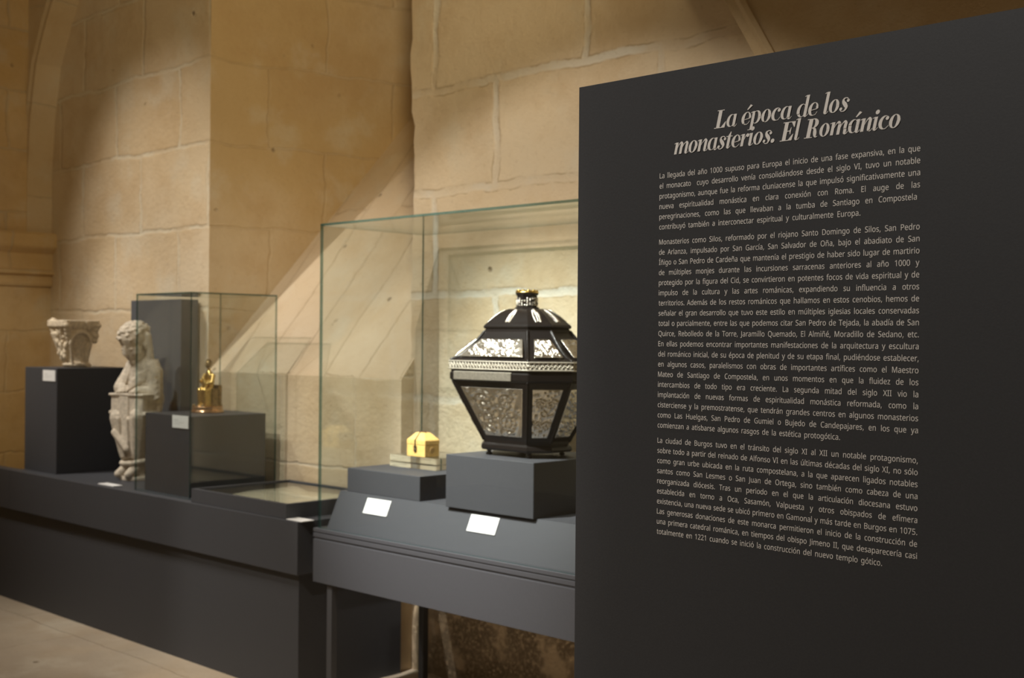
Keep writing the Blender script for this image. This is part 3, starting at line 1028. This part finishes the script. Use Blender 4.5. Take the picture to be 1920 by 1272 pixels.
# right face: an arch with a plain recess below, a small hanging figure at the top
arc = [(QX + .088 + .012 * math.sin(a), QY - .005 - .062 * math.cos(a), ZL + .140 + .070 * math.sin(a)) for a in np.linspace(0, math.pi, 13)]
tube(b, [Vector(p) for p in arc], 0.011, 8)
tube(b, [Vector(arc[0]), Vector((QX + .068, QY - .045, ZL + .03))], 0.009, 8)
tube(b, [Vector(arc[-1]), Vector((QX + .066, QY + .040, ZL + .03))], 0.012, 8)
tube(b, [Vector((QX + .070, QY + .002, ZL + .135)), Vector((QX + .070, QY + .0, ZL + .02))], 0.010, 8)
for (y, z, r) in ((.02, .262, .016), (.028, .245, .016), (.012, .235, .013), (.04, .232, .013), (.09, .19, .022), (.088, .16, .02)):
    ell(b, (QX + .105 - (.27 - z) * .25, QY + y, ZL + z), (r, r, r), None, 9, 7)
for k in range(9):
    a = -2.4 + .3 * k
    ell(b, (QX + .016 + .072 * math.cos(a), QY + .016 + .072 * math.sin(a), ZL + .016), (.018, .018, .012), None, 8, 6)
sculpt('capital_block', b, CAPIT, capit, 0.0042, 2)

# ------------------------------------------------------------------ gilded figurine
GX, GY = -5.538, 3.50
gf = thing('figurine', (GX, GY, ZG), 'small gilded seated figurine on a round base inside the glass hood', 'figurine')
b = nb()
lathe(b, [(.060, 0), (.084, .001), (.086, .006), (.080, .010), (.077, .024), (.080, .028), (.070, .031), (.02, .033)], (GX, GY, ZG), 48)
base_ = obj('round_base', b, COPPER, gf, smooth=True)
for k in range(6):
    a = R(60 * k + 8)
    b = nb(); ell(b, (GX + .070 * math.cos(a), GY + .070 * math.sin(a), ZG + .033), (.008, .008, .007)); obj('knob', b, DARKG, base_, smooth=True)
b = nb()
box(b, GX - .012, GX + .045, GY + .000, GY + .052, ZG + .030, ZG + .112, 0.003)
box(b, GX - .016, GX + .049, GY + .036, GY + .056, ZG + .030, ZG + .126, 0.003)
obj('throne', b, DARKG, gf)
b = nb()


def gp(u, w, z):
    return Vector((GX, GY, ZG)) + Vector((math.cos(R(12)), math.sin(R(12)), 0)) * u + Vector((math.sin(R(12)), -math.cos(R(12)), 0)) * w + Vector((0, 0, z))


loft(b, [[gp(rx * math.cos(a) * (1 + .07 * math.cos(8 * a)), w + ry * math.sin(a), z) for a in np.linspace(0, 2 * math.pi, 24, endpoint=False)] for z, rx, ry, w in
         [(.030, .038, .030, .010), (.042, .034, .028, .008), (.075, .032, .028, .006), (.105, .036, .034, .004), (.118, .030, .026, -.006), (.150, .030, .020, -.012), (.172, .028, .018, -.012), (.186, .014, .012, -.010)]])
cap(b, gp(-.018, .0, .112), gp(-.020, .034, .100), .016, .015)
cap(b, gp(.018, .0, .112), gp(.020, .034, .100), .016, .015)
cap(b, gp(-.020, .036, .098), gp(-.016, .038, .046), .013, .010)
cap(b, gp(.020, .036, .098), gp(.018, .038, .046), .013, .010)
cap(b, gp(-.030, -.010, .168), gp(-.036, .006, .138), .010, .009)
cap(b, gp(-.036, .006, .138), gp(-.022, .030, .146), .009, .006)
cap(b, gp(.030, -.010, .168), gp(.036, .004, .138), .010, .009)
cap(b, gp(.036, .004, .138), gp(.016, .026, .134), .009, .006)
ell(b, gp(.004, .026, .130), (.016, .014, .022))
ell(b, gp(.002, .034, .156), (.009, .009, .010))
cap(b, gp(0, -.010, .180), gp(0, -.008, .205), .009, .009)
ell(b, gp(-.014, .032, .036), (.012, .018, .008))
ell(b, gp(.014, .032, .036), (.012, .018, .008))
sculpt('seated_body', b, GOLD, gf, 0.0022, 2)
b = nb()
ell(b, gp(0, -.004, .219), (.0165, .017, .020))
ell(b, gp(0, .011, .216), (.004, .005, .005))
ell(b, gp(0, -.008, .227), (.0175, .018, .014))
loft(b, [[gp(.0125 * math.cos(a), -.006 + .0125 * math.sin(a), z) for a in np.linspace(0, 2 * math.pi, 16, endpoint=False)] for z in (.232, .242)])
sculpt('head', b, DARKG, gf, 0.002, 1)

gf.scale = (1.0, 1.0, 1.15)

# ------------------------------------------------------------------ text panel
PY = 2.0
PX0, PX1, PZ1 = -1.7175, -0.715, 2.098
panel = thing('text_panel', ((PX0 + PX1) / 2, PY + 0.04, -0.02), 'tall black panel with cream text standing before the case', 'panel')
obj('board', _bx(PX0, PX1, PY, PY + 0.08, -0.02, PZ1, 0.001), PANELP, panel)

TITLE = []      # triangles/quads of the headline as polygons in glyph units


def _cr(pts, n=9):
    """smooth path through points (Catmull-Rom), any dimension"""
    P = [np.array(p, float) for p in pts]
    P = [2 * P[0] - P[1]] + P + [2 * P[-1] - P[-2]]
    out = []
    for i in range(1, len(P) - 2):
        for t in np.linspace(0, 1, n, endpoint=False):
            a, b_, c, d = P[i - 1], P[i], P[i + 1], P[i + 2]
            out.append(.5 * ((2 * b_) + (-a + c) * t + (2 * a - 5 * b_ + 4 * c - d) * t * t + (-a + 3 * b_ - 3 * c + d) * t ** 3))
    out.append(P[-2])
    return out


def ribbon(pts):
    s = _cr(pts)
    L_, R_ = [], []
    for i, p in enumerate(s):
        d = s[min(i + 1, len(s) - 1)][:2] - s[max(i - 1, 0)][:2]
        d = d / (np.hypot(*d) + 1e-9)
        n = np.array([-d[1], d[0]]) * max(p[2], 2) / 2
        L_.append(p[:2] + n)
        R_.append(p[:2] - n)
    return [[L_[i], R_[i], R_[i + 1], L_[i + 1]] for i in range(len(s) - 1)]


def ring(cx, cy, rx, ry, tl, tr, hair, a0=0, a1=360, n=44):
    ix, iy, icx = rx - (tl + tr) / 2, ry - hair, cx + (tl - tr) / 2
    q = []
    A_ = np.radians(np.linspace(a0, a1, n))
    for a, c in zip(A_, A_[1:]):
        q.append([(cx + rx * math.cos(a), cy + ry * math.sin(a)), (cx + rx * math.cos(c), cy + ry * math.sin(c)),
                  (icx + ix * math.cos(c), cy + iy * math.sin(c)), (icx + ix * math.cos(a), cy + iy * math.sin(a))])
    return q


def blob(cx, cy, r):
    return [[(cx + r * math.cos(a), cy + r * math.sin(a)) for a in np.linspace(0, 2 * math.pi, 20, endpoint=False)]]


def rc_(x0, x1, y0, y1):
    return [[(x0, y0), (x1, y0), (x1, y1), (x0, y1)]]


def tail(x):      # hooked foot to the right of a stem whose right edge is x
    return ribbon([(x - 13, 22, 26), (x - 11, 8, 24), (x - 3, 0, 9), (x + 8, 6, 5), (x + 15, 18, 4)])


def flag(x, y):   # slanted entry stroke at the top left of a stem
    return [[(x + 2, y), (x - 16, y - 8), (x - 15, y - 12), (x + 2, y - 8)]]


def stem(x, y0, y1, w=26):
    return rc_(x, x + w, y0, y1)


def arch(x):      # hairline shoulder into a second stem ending at x+26
    return ribbon([(x - 30, 52, 3), (x - 16, 82, 7), (x + 2, 98, 14), (x + 13, 84, 25), (x + 13, 66, 26), (x + 13, 20, 26)])


def glyph(ch):
    acc = [[(50, 120), (60, 117), (98, 150), (76, 160)]]
    if ch == 'o':
        return ring(44, 50, 44, 52, 27, 27, 5), 94
    if ch == 'c':
        return ring(45, 50, 45, 52, 28, 6, 5, 48, 285) + blob(66, 80, 14) + ribbon([(56, -1, 5), (72, 8, 5), (84, 26, 4)]), 86
    if ch in 'eé':
        g = ring(44, 50, 44, 52, 28, 20, 5, 0, 285) + ribbon([(78, 52, 12), (62, 46, 6), (24, 40, 4)]) + ribbon([(54, -1, 5), (70, 8, 5), (82, 26, 4)])
        return g + ([[(x - 14, y) for x, y in acc[0]]] if ch == 'é' else []), 86
    if ch in 'aá':
        g = ring(42, 50, 42, 52, 27, 12, 5) + stem(64, 12, 100) + tail(90)
        return g + ([[(x - 4, y) for x, y in acc[0]]] if ch == 'á' else []), 102
    if ch == 'd':
        return ring(42, 50, 42, 52, 27, 12, 5) + stem(64, 12, 168) + flag(64, 168) + tail(90), 102
    if ch == 'p':
        return ring(56, 50, 42, 52, 12, 27, 5) + stem(10, -48, 100) + flag(10, 100) + rc_(-8, 54, -50, -45), 104
    if ch == 'l':
        return stem(8, 12, 168) + flag(8, 168) + tail(34), 50
    if ch == 'i':
        return stem(8, 12, 100) + flag(8, 100) + tail(34) + blob(22, 136, 17), 50
    if ch == 'n':
        return stem(8, 0, 100) + flag(8, 100) + arch(64) + tail(90), 102
    if ch == 'm':
        return stem(8, 0, 100) + flag(8, 100) + arch(62) + stem(62, 0, 60) + arch(116) + tail(142), 154
    if ch == 'r':
        return stem(8, 0, 100) + flag(8, 100) + ribbon([(34, 52, 3), (44, 78, 6), (58, 96, 8), (68, 94, 8)]) + blob(66, 85, 14), 78
    if ch == 's':
        return ribbon([(66, 82, 4), (58, 97, 6), (40, 101, 7), (22, 90, 17), (26, 70, 24), (44, 50, 30), (58, 30, 24), (52, 8, 13), (34, -1, 7), (16, 5, 5), (8, 20, 4)]) + blob(63, 80, 12) + blob(13, 20, 12), 78
    if ch == 't':
        return stem(12, 14, 100) + [[(12, 100), (38, 100), (38, 134), (32, 134)]] + rc_(-4, 56, 94, 100) + tail(38), 58
    if ch == 'L':
        return stem(18, 0, 150, 34) + rc_(0, 104, 0, 6) + rc_(2, 72, 144, 150) + [[(104, 0), (108, 50), (102, 50), (66, 5)]], 116
    if ch == 'E':
        return (stem(18, 0, 150, 34) + rc_(0, 108, 0, 6) + rc_(2, 114, 144, 150) + [[(108, 0), (114, 50), (108, 50), (72, 5)], [(114, 150), (114, 104), (108, 104), (80, 145)]]
                + rc_(50, 82, 73, 79) + [[(82, 104), (86, 104), (86, 48), (82, 48), (72, 76)]]), 124
    if ch == 'R':
        return (stem(18, 0, 150, 34) + rc_(0, 70, 0, 6) + rc_(2, 72, 144, 150) + ring(62, 112, 46, 38, 32, 32, 6, -90, 90) + rc_(50, 64, 144, 150) + rc_(50, 64, 74, 80)
                + ribbon([(62, 76, 5), (80, 66, 20), (88, 40, 30), (94, 16, 24), (104, 2, 8), (118, 8, 4)])), 128
    if ch == '.':
        return blob(16, 15, 17), 40
    return [], 46


def headline(b, text, x0, x1, z0):
    x = 0
    polys = []
    for ch in text:
        g, adv = glyph(ch)
        polys += [[(x + p[0] + p[1] * 0.23, p[1]) for p in q] for q in g]
        x += adv
    lo = min(p[0] for q in polys for p in q)
    hi = max(p[0] for q in polys for p in q)
    s = (x1 - x0) / (hi - lo)
    for k, q in enumerate(polys):
        try:
            f = b.faces.new([b.verts.new((x0 + (p[0] - lo) * s, PY - 0.0008 - 2e-5 * (k % 60), z0 + p[1] * s)) for p in q])
        except ValueError:
            pass
    return s


b = nb()
s1 = headline(b, 'La época de los', -1.3675, -1.0765, 1.9685)
s2 = headline(b, 'monasterios. El Románico', -1.4635, -0.9795, 1.9275)
for f in b.faces:
    f.normal_update()
    if f.normal.y > 0:
        f.normal_flip()
obj('headline_text', b, INK, panel, recalc=False)

PARA = [
    "La llegada del año 1000 supuso para Europa el inicio de una fase expansiva, en la que|el monacato  cuyo desarrollo venía consolidándose desde el siglo VI, tuvo un notable|protagonismo, aunque fue la reforma cluniacense la que impulsó significativamente una|nueva espiritualidad monástica en clara conexión con Roma. El auge de las|peregrinaciones, como las que llevaban a la tumba de Santiago en Compostela|contribuyó también a interconectar espiritual y culturalmente Europa.",
    "Monasterios como Silos, reformado por el riojano Santo Domingo de Silos, San Pedro|de Arlanza, impulsado por San García, San Salvador de Oña, bajo el abadiato de San|Íñigo o San Pedro de Cardeña que mantenía el prestigio de haber sido lugar de martirio|de múltiples monjes durante las incursiones sarracenas anteriores al año 1000 y|protegido por la figura del Cid, se convirtieron en potentes focos de vida espiritual y de|impulso de la cultura y las artes románicas, expandiendo su influencia a otros|territorios. Además de los restos románicos que hallamos en estos cenobios, hemos de|señalar el gran desarrollo que tuvo este estilo en múltiples iglesias locales conservadas|total o parcialmente, entre las que podemos citar San Pedro de Tejada, la abadía de San|Quirce, Rebolledo de la Torre, Jaramillo Quemado, El Almiñé, Moradillo de Sedano, etc.|En ellas podemos encontrar importantes manifestaciones de la arquitectura y escultura|del románico inicial, de su época de plenitud y de su etapa final, pudiéndose establecer,|en algunos casos, paralelismos con obras de importantes artífices como el Maestro|Mateo de Santiago de Compostela, en unos momentos en que la fluidez de los|intercambios de todo tipo era creciente. La segunda mitad del siglo XII vio la|implantación de nuevas formas de espiritualidad monástica reformada, como la|cisterciense y la premostratense, que tendrán grandes centros en algunos monasterios|como Las Huelgas, San Pedro de Gumiel o Bujedo de Candepajares, en los que ya|comienzan a atisbarse algunos rasgos de la estética protogótica.",
    "La ciudad de Burgos tuvo en el tránsito del siglo XI al XII un notable protagonismo,|sobre todo a partir del reinado de Alfonso VI en las últimas décadas del siglo XI, no sólo|como gran urbe ubicada en la ruta compostelana, a la que aparecen ligados notables|santos como San Lesmes o San Juan de Ortega, sino también como cabeza de una|reorganizada diócesis. Tras un periodo en el que la articulación diocesana estuvo|establecida en torno a Oca, Sasamón, Valpuesta y otros obispados de efímera|existencia, una nueva sede se ubicó primero en Gamonal y más tarde en Burgos en 1075.|Las generosas donaciones de este monarca permitieron el inicio de la construcción de|una primera catedral románica, en tiempos del obispo Jimeno II, que desaparecería casi|totalmente en 1221 cuando se inició la construcción del nuevo templo gótico.",
]
FONT = None
try:
    fp = os.path.join(bpy.utils.system_resource('DATAFILES', path='fonts'), 'NotoSansHebrew-Regular.woff2')
    if os.path.exists(fp):
        FONT = bpy.data.fonts.load(fp)
except Exception:
    FONT = None
cu = bpy.data.curves.new('text_measure', 'FONT')
if FONT is not None:
    cu.font = FONT
cu.resolution_u = 3
to = bpy.data.objects.new('text_measure', cu)
COL.objects.link(to)


def text_mesh(s, sw=1.0):
    cu.body = s
    cu.space_word = sw
    dg = bpy.context.evaluated_depsgraph_get()
    dg.update()
    ev = to.evaluated_get(dg)
    me = ev.to_mesh()
    n = len(me.vertices)
    co = np.empty(n * 3)
    me.vertices.foreach_get('co', co)
    co = co.reshape(-1, 3)[:, :2].copy()
    fs = [list(p.vertices) for p in me.polygons]
    ev.to_mesh_clear()
    return co, fs


capH = text_mesh('L')[0][:, 1].max()
TS = 0.0104 / capH                      # cap height 10.4 mm
TL, TRR = -1.4985, -0.9428
ref, _ = text_mesh('contribuyó también a interconectar espiritual y culturalmente Europa.')
SXT = 0.95 * (-1.0541 + 1.4985) / ((ref[:, 0].max() - ref[:, 0].min()) * TS)
b = nb()
starts = [(1.8820, 1.7780), (1.7472, 1.3752), (1.3442, 1.1590)]
for para, (zt, zb) in zip(PARA, starts):
    lines = para.split('|')
    for i, ln in enumerate(lines):
        zz = zt + (zb - zt) * i / (len(lines) - 1)
        co, fs = text_mesh(ln)
        right = {'Europa.': -1.0541, 'Compostela': -0.9484, 'protogótica.': -1.0903, 'gótico.': -1.0072}.get(ln.split(' ')[-1], TRR)
        want = (right - TL) / (TS * SXT)
        w1 = co[:, 0].max() - co[:, 0].min()
        c2, _ = text_mesh(ln, 2.0)
        w2 = c2[:, 0].max() - c2[:, 0].min()
        sw = max(0.75, 1.0 + (want - w1) / (w2 - w1))
        co, fs = text_mesh(ln, sw)
        sx = want / (co[:, 0].max() - co[:, 0].min())
        x_0 = co[:, 0].min()
        vs = [b.verts.new((TL + (p[0] - x_0) * TS * SXT * sx, PY - 0.0010, zz + p[1] * TS)) for p in co]
        for f in fs:
            try:
                b.faces.new([vs[k] for k in f])
            except ValueError:
                pass
bpy.data.objects.remove(to)
bpy.data.curves.remove(cu)
b.normal_update()
for f in b.faces:
    if f.normal.y > 0:
        f.normal_flip()
obj('body_text', b, INK, panel, recalc=False)
